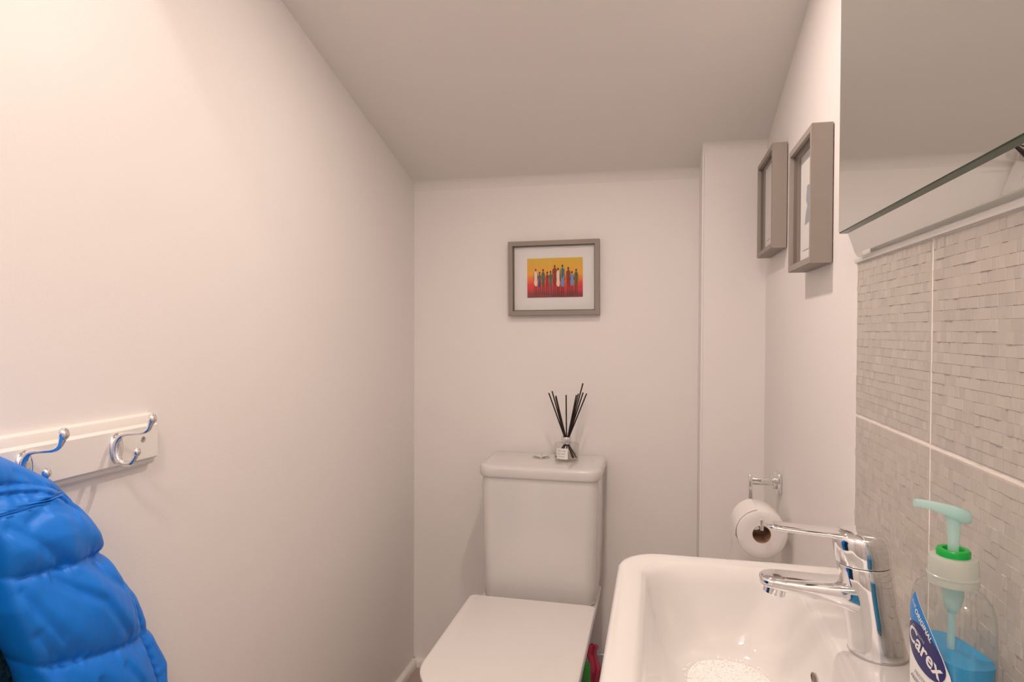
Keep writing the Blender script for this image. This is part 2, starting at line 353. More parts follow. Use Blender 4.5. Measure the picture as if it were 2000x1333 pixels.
# each figure: x, head top, hem, foot (fractions of the print), half width, robe colour, second colour
W_, H_ = PX1-PX0, PZ1-PZ0
figs = [(.155, .735, .30, .03, .030, 'cream', None), (.225, .66, .28, .08, .025, 'blue', 'teal'), (.29, .725, .30, .07, .026, 'olive', 'teal'), (.365, .66, .30, .06, .024, 'red', None), (.425, .675, .31, .04, .024, 'teal', 'green'),
        (.50, .82, .33, .02, .034, 'red', None), (.64, .825, .27, .01, .030, 'sky', 'teal'), (.56, .745, .28, .03, .030, 'cream', None), (.745, .76, .31, .03, .032, 'red', None), (.81, .655, .29, .03, .027, 'sky', None), (.885, .71, .30, .06, .027, 'green', 'olive')]
for n_, (fx, ft, fh, ff, hw, c1, c2) in enumerate(figs):
    ms = [fcols['dark'], fcols[c1], fcols[c2] if c2 else fcols[c1]]
    b = BM(); yy = -.0084-.0001*n_; U = lambda u: PX0+u*W_; V_ = lambda v: PZ0+v*H_
    P3 = lambda u, v, o=0: (U(u), yy-o, V_(v))
    poly(b, [(U(fx)+.0028*math.cos(a*math.pi/5), yy, V_(ft-.03)+.0042*math.sin(a*math.pi/5)) for a in range(10)], 0)
    sh = ft-.075
    for s in (-1, 1):
        poly(b, [P3(fx+s*hw*.95, sh-.02), P3(fx+s*hw*1.2, sh-.05), P3(fx+s*hw*1.45, fh+.14), P3(fx+s*hw*1.15, fh+.13)], 0)
        poly(b, [P3(fx+s*.020, fh+.02), P3(fx+s*.007, fh+.02), P3(fx+s*.012, ff), P3(fx+s*.020, ff-.005)], 0)
    robe = [(-.35, sh+.01), (.35, sh+.01), (.95, sh-.04), (.8, (sh+fh)/2), (1.05, fh+.06), (.75, fh), (.2, fh-.015), (-.4, fh), (-1.05, fh+.05), (-.8, (sh+fh)/2), (-.95, sh-.04)]
    poly(b, [P3(fx+u*hw, v, .00005) for u, v in robe], 1)
    if c2:
        poly(b, [P3(fx+u*hw, v, .0001) for u, v in [(-.3, sh), (.9, sh-.05), (.75, (sh+fh)/2+.03), (-.7, (sh+fh)/2-.05)]], 2)
    link('painted_figure', b, ms, prn, local=True)
b = BM()
for k in range(7):
    x = -.086+k*.0022; poly(b, [(x, -.0084, -.053-.0006*(k % 2)), (x+.0017, -.0084, -.0545), (x+.0017, -.0084, -.0535), (x, -.0084, -.0518)])
link('signature', b, fcols['dark'], prn, local=True)
# two box frames on the right wall
bluegrey = mat('print_blue_grey', lin(150, 158, 168), .7, var=.35, vscale=160)
paleprint = mat('print_pale_card', (.78, .77, .75), .8, bump=.1, bscale=700)
for nm, yc, zcn, wd, ht, dep, lb in (('picture_frame', 1.357, .2505, .204, .252, .036, 'grey box picture frame on the right wall, the one next to the mirror'),
                                     ('picture_frame', 1.795, .333, .238, .256, .034, 'grey box picture frame on the right wall, the one farther from the mirror')):
    e = empty(nm, (XR-.002, yc, zcn), lb, 'picture frame', 'grey box frames on the right wall'); e['_org'] = [0, 0, 0]
    frame_parts(e, wd, ht, dep, .0125, .014, dep-.008, RW)
    b = BM(); box(b, -wd*.30, wd*.30, -.0165, -.0150, -ht*.34, ht*.34, .0004, 1); bmesh.ops.transform(b, matrix=RW, verts=b.verts); pp = link('print', b, paleprint, e, local=True)
    if yc > 1.5: continue
    b = BM(); pts = [(-.040, -.036), (.020, -.034), (.026, -.006), (.014, .004), (.028, .012), (.024, .038), (-.022, .040), (-.030, .012), (-.018, .0), (-.030, -.010)]
    poly(b, [(x, -.0168, z) for x, z in pts]); bmesh.ops.transform(b, matrix=RW, verts=b.verts); link('print_motif', b, bluegrey, pp, local=True)

# ================================================================== toilet
TX0, TX1 = -.53, -.163
tl = empty('toilet', (-.347, 1.75, ZF), 'white close-coupled toilet with a closed square lid at the back wall', 'toilet')
def ring_d(x0, x1, y0, y1, z, rf, rb, n=10): return rrect(x0, x1, y0, y1, z, (rf, rf, rb, rb), n)
b = BM()
rings = [ring_d(-.470, -.224, 1.44, 2.08, ZF, .09, .03), ring_d(-.474, -.220, 1.43, 2.08, ZF+.02, .09, .03), ring_d(-.475, -.219, 1.42, 2.08, -.98, .10, .03), ring_d(-.490, -.203, 1.37, 2.08, -.90, .12, .04),
         ring_d(-.515, -.178, 1.31, 2.085, -.85, .14, .04), ring_d(-.524, -.169, 1.285, 2.09, -.825, .15, .04), ring_d(-.524, -.169, 1.283, 2.09, -.818, .15, .04), ring_d(-.519, -.174, 1.288, 2.085, -.813, .147, .04)]
loft(b, rings); link('pan', b, ceramic, tl, 60)
b = BM()
cr_ = lambda x0, x1, y0, y1, z, r: rrect(x0, x1, y0, y1, z, (r, r, .012, .012), 10)
loft(b, [cr_(-.505, -.178, 1.884, 2.10, -.8135, .03), cr_(-.512, -.171, 1.876, 2.10, -.806, .035), cr_(-.514, -.169, 1.873, 2.10, -.76, .037), cr_(-.519, -.166, 1.874, 2.10, -.62, .038), cr_(-.522, -.164, 1.872, 2.10, -.47, .038), cr_(-.520, -.166, 1.874, 2.10, -.443, .036)])
link('cistern', b, ceramic, tl, 50)
b = BM()
loft(b, [cr_(-.523, -.164, 1.870, 2.105, -.4425, .038), cr_(-.526, -.160, 1.867, 2.106, -.4405, .041), cr_(-.528, -.158, 1.865, 2.107, -.436, .042), cr_(-.529, -.157, 1.864, 2.107, -.418, .043), cr_(-.527, -.159, 1.866, 2.106, -.411, .042), cr_(-.525, -.162, 1.868, 2.104, -.4075, .039), cr_(-.517, -.170, 1.876, 2.10, -.4062, .033)])
link('cistern_lid', b, ceramic, tl, 60)
ZL = -.4062
b = BM(); lathe(b, (-.361, 2.03, ZL), [(.026, 0), (.027, .002), (.0255, .0035), (.022, .0038), (.022, .0025), (.001, .0025)])
fb = link('flush_button', b, chrome_b, tl, 40, label='round chrome flush button')
for s, a0, a1 in ((1, -60, 100), (-1, 104, 296)):
    b = BM(); pts = [(-.361+.0205*math.cos(math.radians(a0+(a1-a0)*i/14)), 2.03+.0205*math.sin(math.radians(a0+(a1-a0)*i/14))) for i in range(15)]
    pts = [(x, y) for x, y in pts]
    loft(b, [[(x, y, ZL+.0025) for x, y in pts], [(x, y, ZL+.0052) for x, y in pts], [(-.361+(x+.361)*.9, 2.03+(y-2.03)*.9, ZL+.0058) for x, y in pts]]); link('button_half', b, chrome, fb, 40)
def seat_ring(z, ins, rf=.13, y1=1.805): return rrect(TX0+ins, TX1-ins, 1.285+ins, y1-ins*.5, z, (rf-ins, rf-ins, .014, .014), 12)
b = BM(); loft(b, [seat_ring(-.8128, .008), seat_ring(-.811, .004), seat_ring(-.790, .004), seat_ring(-.7880, .006)]); link('seat', b, seatplastic, tl, 50)
b = BM(); loft(b, [seat_ring(-.7865, .004), seat_ring(-.785, .001), seat_ring(-.778, .000), seat_ring(-.7755, .0008), seat_ring(-.7742, .003), seat_ring(-.7738, .008)])
link('lid', b, seatplastic, tl, 60)
for x in (-.455, -.238):
    b = BM(); tube(b, [(x-.018, 1.815, -.799), (x+.018, 1.815, -.799)], .0085, 16); link('hinge', b, seatplastic, tl, 40)
# faint printed mark on the cistern lid, right end
b = BM()
for k in range(4): box(b, -.203+k*.0036, -.2008+k*.0036, 2.005, 2.0085, ZL, ZL+.0002)
link('maker_mark', b, mat('mark_grey', lin(170, 150, 138), .5), tl)

# ================================================================== reed diffuser on the cistern
DX, DY, DZ0 = -.2745, 1.998, ZL+.0002
df = empty('reed_diffuser', (DX, DY, DZ0), 'clear glass reed diffuser with black sticks standing on the toilet cistern', 'diffuser')
dglass = clear_mat('diffuser_glass', (.95, .94, .93, 1), 1.5)
b = BM(); lathe(b, (DX, DY, DZ0), [(.030, 0), (.036, .001), (.0385, .006), (.0388, .020), (.0388, .046), (.0375, .052), (.033, .0550), (.0175, .0556)], 48, True, False)
link('bottle', b, dglass, df, 60)
b = BM(); lathe(b, (DX, DY, DZ0), [(.035, .0045), (.0364, .008), (.0364, .0195), (.001, .0195)], 40); link('oil', b, clear_mat('diffuser_oil', (.93, .91, .89, 1), 1.15), df, 40)
b = BM(); lathe(b, (DX, DY, DZ0), [(.0168, .0535), (.0172, .0545), (.0172, .0735), (.0168, .0745), (.0125, .0745), (.0118, .070)], 40, False, True); link('neck_collar', b, chrome, df, 40)
reedm = mat('black_reed', lin(44, 32, 26), .75, bump=.4, bscale=500)
tips = [(-.332, 2.0, -.196), (-.320, 1.99, -.189), (-.311, 2.01, -.205), (-.308, 1.985, -.206), (-.277, 2.0, -.201), (-.240, 2.01, -.197), (-.243, 1.985, -.199), (-.224, 1.995, -.163), (-.225, 2.012, -.193), (-.213, 2.0, -.195)]
for k, t in enumerate(tips):
    T = Vector(t); n = Vector((DX+(t[0]-DX)*.10, DY+(t[1]-DY)*.3+random.uniform(-.004, .004), DZ0+.070)); d = (T-n).normalized()
    e_ = n-d*(.060/d.z); 
    b = BM(); tube(b, [tuple(T), tuple(n), (max(DX-.034, min(DX+.034, DX+(e_.x-DX)*1.9)), e_.y, DZ0+.009)], .0021, 8); link('reed', b, reedm, df, 60)
lbm = mat('diffuser_label_paper', (.86, .85, .85), .7)
def cyl(u, z, r=.0395, a0=-math.pi/2-.26): a = a0+u/r; return (DX+r*math.cos(a), DY+r*math.sin(a), DZ0+z)
b = BM(); cols_ = 8
for i in range(cols_):
    u0, u1 = [-.0195+.039*k/cols_ for k in (i, i+1)]
    poly(b, [cyl(u0, .0105), cyl(u1, .0105), cyl(u1, .0440), cyl(u0, .0440)])
bmesh.ops.remove_doubles(b, verts=b.verts, dist=1e-6); lb = link('bottle_label', b, lbm, df, 60)
inkm = mat('label_ink', lin(120, 105, 108), .7)
b = BM()
def stroke(b, pts, w=.0003, f=lambda u, z: cyl(u, z, .0397)):
    for (u0, z0), (u1, z1) in zip(pts, pts[1:]):
        dx, dz = u1-u0, z1-z0; L = math.hypot(dx, dz) or 1; nx, nz = -dz/L*w, dx/L*w
        poly(b, [f(u0-nx, z0-nz), f(u1-nx, z1-nz), f(u1+nx, z1+nz), f(u0+nx, z0+nz)])
for zz, st, ln, am in ((.0355, -.0135, .026, .0023), (.0265, -.015, .027, .0021), (.0180, -.011, .018, .0009)):
    P = []
    for k in range(34):
        t = k/33; P.append((st+ln*t, zz+am*math.sin(t*38+zz*900)*(.6+.6*math.sin(t*9))+(.0012 if k in (0, 12, 25) else 0)))
    stroke(b, P, .0003)
stroke(b, [(.0085, .0165), (.0085, .0195)], .0004)
link('handwriting', b, inkm, lb)

# ================================================================== toilet roll holder and roll
hd = empty('toilet_roll_holder', (XR, 1.738, -.383), 'square chrome toilet roll holder on the right wall', 'roll holder')
b = BM(); box(b, XR-.010, XR, 1.710, 1.766, -.411, -.357, .004, 2); box(b, XR-.018, XR-.009, 1.722, 1.754, -.398, -.370, .003, 2); link('wall_plate', b, chrome, hd, 40)
b = BM(); box(b, .236, XR-.012, 1.729, 1.747, -.3905, -.374, .0015); link('arm', b, chrome, hd, 40)
b = BM(); box(b, .231, .240, 1.728, 1.748, -.4535, -.366, .0015); link('drop_plate', b, chrome, hd, 40)
b = BM(); box(b, .232, .2385, 1.548, 1.748, -.4535, -.4475, .0012); box(b, .2315, .239, 1.5445, 1.5505, -.4535, -.4275, .0012); link('bar', b, chrome, hd, 40)
RXc, RZc, RY0, RY1, RR, RH = .2375, -.4655, 1.562, 1.664, .0555, .0195
RZc = -.4475-RH
tr = empty('toilet_roll', (RXc, RY0, RZc), 'white toilet paper roll hanging on the chrome holder', 'toilet roll')
paper = mat('toilet_paper', (.88, .86, .84), .9, bump=.35, bscale=700, sss=.1)
b = BM(); n = 64
def rring(r, y, wob=0): return [(RXc+(r+wob*math.sin(3*a+1)+wob*.6*math.sin(5*a))*math.cos(a), y, RZc+(r+wob*math.sin(3*a+1))*math.sin(a)) for a in [2*math.pi*i/n for i in range(n)]]
rr_ = [rring(RH+.001, RY0), rring(RR*.7, RY0, .0002), rring(RR-.0015, RY0, .0006), rring(RR, RY0+.0015, .0008), rring(RR, RY1-.0015, .0006), rring(RR-.0015, RY1, .0005), rring(RH+.001, RY1)]
loft(b, rr_+[rr_[0]], False, False); bmesh.ops.remove_doubles(b, verts=b.verts, dist=1e-6); link('paper_roll', b, paper, tr, 50)
b = BM(); loft(b, [rring(RH+.0009, RY0+.0005), rring(RH+.0009, RY1-.0005), rring(RH, RY1-.0005), rring(RH, RY0+.0005), rring(RH+.0009, RY0+.0005)], False, False)
link('cardboard_core', b, mat('cardboard', lin(176, 138, 108), .85), tr, 50)
b = BM(); path = []                                       # outer turn leaves the roll on the room side and hangs down
for k in range(10):
    a = math.radians(100+80*k/9); path.append((math.cos(a)*(RR+.0016), math.sin(a)*(RR+.0016), math.cos(a), math.sin(a)))
for k in range(1, 9): path.append((-RR-.0016-.0008*math.sin(k*.9), -.012*k, -1, 0))
prf = [(RXc+x+nx*.0006, RZc+z+nz_*.0006) for x, z, nx, nz_ in path]+[(RXc+x, RZc+z) for x, z, nx, nz_ in path[::-1]]
loft(b, [[(x, y, z) for x, z in prf] for y in (RY0+.0005, RY1+.0005)])
link('hanging_sheet', b, mat('toilet_paper_sheet', (.88, .86, .84), .9), tr, 50)

# ================================================================== basin
bs_ = empty('wash_basin', (.15, .80, -.36), 'white ceramic wall basin with wide rim under the tiled splashback', 'wash basin')
WX = XR-.0005
def br(x0, y0, x1, y1, z, rl, rr=.012): return rrect(x0, x1, y0, y1, z, (rl, rr, rr, rl), 12)
Y0, Y1 = .535, 1.068
b = BM()
outer_r = [br(.06, .66, WX, .95, -.545, .08), br(.02, .62, WX, .985, -.530, .085), br(-.018, .58, WX, 1.025, -.480, .085), br(-.042, .55, WX, 1.054, -.420, .075), br(-.054, .538, WX, 1.066, -.378, .068), br(-.057, Y0, WX, Y1, -.370, .066), br(-.056, Y0+.001, WX, Y1-.001, -.364, .065), br(-.052, Y0+.005, WX, Y1-.005, -.3605, .061), br(-.046, Y0+.011, WX, Y1-.011, -.3595, .056)]
def bi(x0, y0, x1, y1, z, rl, rr=.05): return rrect(x0, x1, y0, y1, z, (rl, rr, rr, rl), 12)
inner_r = [bi(-.024, .566, .206, 1.034, -.3603, .058), bi(-.020, .570, .203, 1.031, -.3618, .058), bi(-.016, .574, .199, 1.027, -.3650, .058), bi(-.013, .578, .196, 1.023, -.3710, .059), bi(-.009, .582, .193, 1.018, -.386, .061), bi(-.002, .590, .188, 1.011, -.412, .064), bi(.007, .600, .182, 1.002, -.440, .066, .06), bi(.015, .609, .175, .995, -.457, .064, .06), bi(.025, .619, .166, .986, -.469, .060, .058), bi(.038, .632, .155, .975, -.4760, .052, .052), bi(.054, .655, .145, .95, -.479, .045, .045)]
loft(b, outer_r+inner_r); link('bowl', b, ceramic, bs_, 70)
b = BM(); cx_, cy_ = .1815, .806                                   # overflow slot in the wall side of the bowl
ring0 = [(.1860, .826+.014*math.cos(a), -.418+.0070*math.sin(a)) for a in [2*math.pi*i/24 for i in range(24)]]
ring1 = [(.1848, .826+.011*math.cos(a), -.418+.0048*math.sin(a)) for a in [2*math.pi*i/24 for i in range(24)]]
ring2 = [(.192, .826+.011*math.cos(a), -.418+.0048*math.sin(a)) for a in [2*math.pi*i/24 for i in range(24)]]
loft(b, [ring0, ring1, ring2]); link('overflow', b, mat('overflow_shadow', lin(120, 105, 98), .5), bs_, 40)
b = BM(); lathe(b, (.098, .80, -.4788), [(.031, 0), (.031, .002), (.027, .0035), (.012, .003), (.012, .001), (.001, .001)]); link('waste_plug', b, chrome, bs_, 40)
# soap suds lying in the bowl
b = BM(); rnd = random.Random(3)
t_ = BM(); bmesh.ops.create_icosphere(t_, subdivisions=1, radius=1); t_.verts.ensure_lookup_table(); ICO = [tuple(v.co) for v in t_.verts]; ICF = [[v.index for v in f.verts] for f in t_.faces]; t_.free()
se = lambda k, z: [(.100+.066*k*math.copysign(abs(math.cos(a))**.7, math.cos(a)), .835+.150*k*math.copysign(abs(math.sin(a))**.7, math.sin(a)), z) for a in [2*math.pi*i/60 for i in range(60)]]
loft(b, [se(1, -.4795), se(.98, -.4780), se(.9, -.4768), se(.5, -.4762), se(.1, -.4762)])
for k in range(2600):
    q = rnd.uniform(-1, 1); w_ = rnd.uniform(-1, 1)
    if abs(q)**3+abs(w_)**3 > 1+.15*math.sin(9*q+5*w_): continue
    x = .100+.066*q; y = .835+.150*w_; r = rnd.choice((.0007, .0008, .001, .0013, .0018))*rnd.uniform(.8, 1.2); z = -.4768+r*.1+.0006*rnd.random()
    V = [b.verts.new((x+p[0]*r, y+p[1]*r, z+p[2]*r)) for p in ICO]
    for f in ICF: b.faces.new([V[k_] for k_ in f])
sd = link('soap_suds', b, mat('suds', (.93, .92, .90), .5, spec=.4, sss=.6), smooth=180, base=(.10, .83, -.479))
tag(sd, 'patch of tiny white soap bubbles lying in the bottom of the basin', 'soap suds', kind='stuff')

# ================================================================== mixer tap
tp = empty('mixer_tap', (.243, .79, -.3595), 'chrome single-lever mixer tap on the basin ledge', 'tap')
def tc_(z): t = (z+.36)/.102; return (.2445-.0165*t, .790, z)      # leaning axis
b = BM(); P = [(-.3595, .0300), (-.357, .0305), (-.350, .0292), (-.335, .0282), (-.31, .0276), (-.285, .0275), (-.262, .0278), (-.2605, .0270)]
loft(b, [circ(tc_(z), r, 48) for z, r in P])
bo = link('body', b, chrome, tp, 50)
b = BM(); loft(b, [circ(tc_(z), r, 48) for z, r in ((-.3597, .0308), (-.3575, .0308))]); link('base_ring', b, chrome_b, tp, 40)
b = BM(); P = [(-.2600, .0262), (-.2595, .0276), (-.258, .0284), (-.245, .0286), (-.235, .0284), (-.229, .0272), (-.2255, .0245), (-.2235, .019), (-.2225, .012), (-.2222, .004)]
loft(b, [circ(tc_(z), r, 48) for z, r in P]); cp = link('cartridge_cap', b, chrome, tp, 60)
def flat_bar(b, st):
    """stations (x, half width, top z, bottom z) along -X, superellipse section"""
    R_ = []
    for x, hw, zt, zb in st:
        c, h = (zt+zb)/2, (zt-zb)/2; ring = []
        for i in range(28):
            a = 2*math.pi*i/28; cu, su = math.cos(a), math.sin(a)
            ring.append((x, .790+hw*math.copysign(abs(cu)**.55, cu), c+h*math.copysign(abs(su)**.7, su)))
        R_.append(ring)
    loft(b, R_)
b = BM(); flat_bar(b, [(.234, .019, -.2245, -.244), (.222, .0195, -.2243, -.246), (.212, .0185, -.2245, -.240), (.204, .0165, -.2248, -.2345), (.190, .0150, -.2245, -.2318), (.165, .0148, -.2235, -.2302), (.145, .0145, -.2222, -.2288), (.134, .0132, -.2216, -.2280), (.1285, .0100, -.2218, -.2270), (.1258, .0055, -.2228, -.2260), (.1250, .002, -.2238, -.2250)])
link('lever', b, chrome, tp, 60)
b = BM(); lathe(b, (.2005, .785, -.2475), [(.001, -.0003), (.0028, -.0003), (.0028, .002), (.001, .002)], 16, ax='x'); link('indicator_dot', b, mat('indicator', lin(90, 70, 66), .4), tp, 40)
b = BM(); flat_bar(b, [(.240, .0228, -.279, -.318), (.222, .0228, -.2792, -.3155), (.208, .0226, -.2800, -.310), (.190, .0224, -.2805, -.3045), (.165, .0220, -.2803, -.2995), (.145, .0214, -.2797, -.2960), (.132, .0198, -.2797, -.2945), (.1240, .0160, -.2805, -.2935), (.1195, .0100, -.2820, -.2920), (.1178, .004, -.285, -.290)])
link('spout', b, chrome, tp, 60)
b = BM(); lathe(b, (.1350, .790, -.2965), [(.0125, .002), (.0125, -.0055), (.0115, -.0065), (.0105, -.0065), (.0098, -.002), (.001, -.002)], 32)
bmesh.ops.rotate(b, cent=(.1350, .79, -.2965), matrix=Matrix.Rotation(math.radians(12), 3, 'Y'), verts=b.verts); link('aerator', b, chrome, tp, 40)

# ================================================================== hand wash bottle
BC = (.2575, .640)
hb = empty('hand_wash_bottle', (BC[0], BC[1], -.3593), 'clear pump bottle half full of blue hand wash beside the tap', 'soap bottle')
NB = 3.0
PRF = [(-.3592, .0180, .033), (-.3575, .0208, .0362), (-.350, .0222, .0378), (-.300, .0228, .0385), (-.255, .0228, .0385), (-.240, .0222, .0378), (-.232, .0212, .0360), (-.2268, .0188, .0305), (-.2240, .0165, .0220), (-.221, .0155, .0160), (-.218, .0150, .0150)]
def sect(z, ins=0, n=56):
    a = interp([(q[0], q[1]) for q in PRF], z)-ins; bb = interp([(q[0], q[2]) for q in PRF], z)-ins
    e = 2/interp([(-.36, NB), (-.245, NB), (-.221, 2.0)], z)
    out = []
    for i in range(n):
        t = 2*math.pi*i/n; c, s = math.cos(t), math.sin(t)
        out.append((BC[0]+a*math.copysign(abs(c)**e, c), BC[1]+bb*math.copysign(abs(s)**e, s), z))
    return out
bshell = clear_mat('bottle_clear_plastic', (.93, .95, .945, 1), 1.5, .06, base=.03, basecol=(.8, .86, .88, 1))
zs = [-.3592, -.3575, -.350, -.33, -.30, -.28, -.262, -.252, -.245, -.24, -.236, -.232, -.229, -.2268, -.2252, -.2240, -.2225, -.221, -.218]
b = BM(); loft(b, [sect(z) for z in zs], True, False); link('bottle', b, bshell, hb, 60)
b = BM(); lz = [-.357, -.350, -.33, -.315, -.3015]; lz[-1] = -.282; lr = [sect(z, .0012) for z in lz]
loft(b, lr); link('liquid', b, mat('blue_soap', lin(0, 150, 206), .1, sss=.5), hb, 50, label='bright blue liquid soap')
frost = clear_mat('frosted_white_plastic', (.90, .93, .90, 1), 1.35, .2, base=.70, basecol=(.82, .85, .80, 1))
aqua = clear_mat('frosted_aqua_plastic', (.72, .93, .92, 1), 1.35, .15, base=.62, basecol=(.78, .96, .94, 1))
Z0 = -.2225
b = BM(); lathe(b, (*BC, Z0), [(.0195, 0), (.0198, .001), (.0198, .006), (.0203, .0065), (.0203, .008), (.0196, .0085), (.0193, .0205), (.0180, .0235), (.0130, .0245)], 48); link('screw_cap', b, frost, hb, 40)
b = BM(); rg = [(.0130, .0235), (.0132, .029), (.0122, .0305), (.0085, .0305), (.0075, .0275), (.0072, .0235)]
lathe(b, (*BC, Z0), rg, 40); link('lock_ring', b, mat('green_plastic', lin(0, 165, 62), .3), hb, 40, label='bright green collar ring')
b = BM(); lathe(b, (*BC, Z0), [(.0042, .024), (.0045, .040), (.0054, .052), (.0066, .062), (.0070, .066)], 28); 
def nz_bar(st):
    R_ = []
    for x, yy, hw, zt, zb in st:
        c, h = (zt+zb)/2, (zt-zb)/2
        R_.append([(x, yy+hw*math.copysign(abs(math.cos(a))**.7, math.cos(a)), c+h*math.copysign(abs(math.sin(a))**.7, math.sin(a))) for a in [2*math.pi*i/20 for i in range(20)]])
    return R_
loft(b, nz_bar([(BC[0]+.0125, .6385, .003, -.1600, -.1660), (BC[0]+.0105, .6388, .007, -.1570, -.1690), (BC[0]+.002, .6395, .0092, -.1545, -.1680), (BC[0]-.008, .6405, .0075, -.1520, -.1625), (BC[0]-.020, .6425, .0050, -.1500, -.1578), (BC[0]-.030, .6445, .0040, -.1492, -.1562), (BC[0]-.0315, .6447, .0030, -.1495, -.1560)]))
link('pump_head', b, aqua, hb, 60)
b = BM(); tube(b, [(*BC, -.222), (BC[0], BC[1]+.002, -.30), (BC[0], BC[1]+.008, -.352)], .0032, 12); lathe(b, (*BC, -.2225), [(.0085, 0), (.0085, -.012), (.006, -.022), (.0035, -.026)], 24)
link('dip_tube', b, aqua, hb, 50)
# label printed on the room-facing side
def surf(u, z, off=.0004):
    a = interp([(q[0], q[1]) for q in PRF], z)+off; bb = interp([(q[0], q[2]) for q in PRF], z)+off
    t = min(.97, abs(u)/bb); return (BC[0]-a*(1-t**NB)**(1/NB), BC[1]-u, z)
def flatmesh(b, pts, off, mi=0, step=.003):
    """fill a 2D outline (u,z) and lay it on the bottle surface"""
    c = BM(); f = c.faces.new([c.verts.new((u, 0, z)) for u, z in pts]); bmesh.ops.triangulate(c, faces=[f])
    for k in range(4):
        es = [e for e in c.edges if e.calc_length() > step]
        if not es: break
        bmesh.ops.subdivide_edges(c, edges=es, cuts=1); bmesh.ops.triangulate(c, faces=c.faces[:])
    mp = {v: b.verts.new(surf(v.co.x, v.co.z, off)) for v in c.verts}
    for f in c.faces: b.faces.new([mp[v] for v in f.verts]).material_index = mi
    c.free()
lw = mat('label_white', lin(232, 232, 230), .35); ln = mat('label_navy', lin(38, 38, 104), .35); lbl = mat('label_blue', lin(16, 128, 206), .35); lg = mat('label_grey', lin(112, 118, 130), .4)
CZ = -.293
tear = [(-.017, -.2375), (-.009, -.246), (.003, -.258), (.013, -.269), (.022, -.281), (.028, -.292), (.031, -.306), (.030, -.322), (.024, -.340), (.012, -.351), (-.010, -.352), (-.025, -.345), (-.031, -.325), (-.0335, -.298), (-.0345, -.276), (-.0335, -.262), (-.025, -.248)]
b = BM(); flatmesh(b, tear, .0004); lab = link('front_label', b, lw, hb, 60)
b = BM(); flatmesh(b, [(-.018, -.2375), (-.010, -.246), (.002, -.258), (.012, -.269), (.021, -.281), (.023, -.287), (.010, -.281), (-.010, -.268), (-.026, -.262), (-.0345, -.265), (-.0337, -.258), (-.026, -.248)], .0006)
link('label_flash', b, lbl, lab, 60)
b = BM(); el = [(-.003+.0295*math.cos(a)*math.cos(-.42)-.0180*math.sin(a)*math.sin(-.42), -.2845+.0295*math.cos(a)*math.sin(-.42)+.0180*math.sin(a)*math.cos(-.42)) for a in [2*math.pi*i/32 for i in range(32)]]
flatmesh(b, el, .0008); link('label_oval', b, ln, lab, 60)
def text_mesh(txt, size, u, z, ang, m, off=.0010, sx_=1.0, bold=0.0, shear=0.0):
    cu = bpy.data.curves.new('t', 'FONT'); cu.body = txt; cu.size = size; cu.align_x = 'CENTER'; cu.align_y = 'CENTER'; cu.offset = bold; cu.shear = shear; cu.resolution_u = 3
    o = bpy.data.objects.new('t', cu); col.objects.link(o); bpy.context.view_layer.update()
    me = bpy.data.meshes.new_from_object(o.evaluated_get(bpy.context.evaluated_depsgraph_get())); bpy.data.objects.remove(o)
    b = BM(); b.from_mesh(me); bpy.data.meshes.remove(me)
    bmesh.ops.triangulate(b, faces=b.faces[:]); es = [e for e in b.edges if e.calc_length() > .004]
    if es: bmesh.ops.subdivide_edges(b, edges=es, cuts=1)
    ca, sa = math.cos(ang), math.sin(ang)
    for v in b.verts:
        x, y = v.co.x*sx_, v.co.y; v.co = surf(u+x*ca-y*sa, z+x*sa+y*ca, off)
    return link('lettering', b, m, lab, 60)
text_mesh('Carex', .0205, -.003, -.2850, -.40, lw, bold=.0004)
text_mesh('Cussons', .0062, -.010, -.2730, -.42, mat('label_silver', lin(176, 178, 200), .35), off=.0012)
text_mesh('ORIGINAL', .0066, -.0035, -.2625, -.66, lw, bold=.0002)
text_mesh('THE', .0048, -.0185, -.2490, -.60, lw)
text_mesh('PROTECTS', .0052, -.003, -.3125, -.24, lg)
text_mesh('ANTIBACTERIAL', .0056, -.002, -.3200, -.22, lg, bold=.0001)
text_mesh('HAND WASH', .0056, -.001, -.3275, -.20, lg, bold=.0001)

hb.rotation_euler = (0, 0, math.radians(12))

# ================================================================== coat rack on the left wall
ck = empty('coat_rack', (XL, .6, -.18), 'white wooden rail with chrome double coat hooks on the left wall', 'coat rack')
XBd = XL+.018
b = BM(); pf_ = [(0, -.222), (.008, -.2225), (.011, -.219), (.0115, -.214), (.015, -.2125), (.018, -.210), (.018, -.158), (.0155, -.1555), (.0125, -.154), (.0118, -.148), (.0095, -.1415), (.006, -.1395), (0, -.139)]
loft(b, [[(XL+d, y, z) for d, z in pf_] for y in (.22, .913)]); link('rail', b, gloss_white, ck, 30)
b = BM()
lathe(b, (XBd, .882, -.178), [(.0048, -.001), (.0048, .0006), (.0042, .0012), (.001, .0004)], 20, ax='x'); box(b, XBd+.0009, XBd+.0014, .8785, .8855, -.1785, -.1775); box(b, XBd+.0009, XBd+.0014, .8815, .8825, -.1815, -.1745)
link('screw', b, chrome_b, ck, 40)
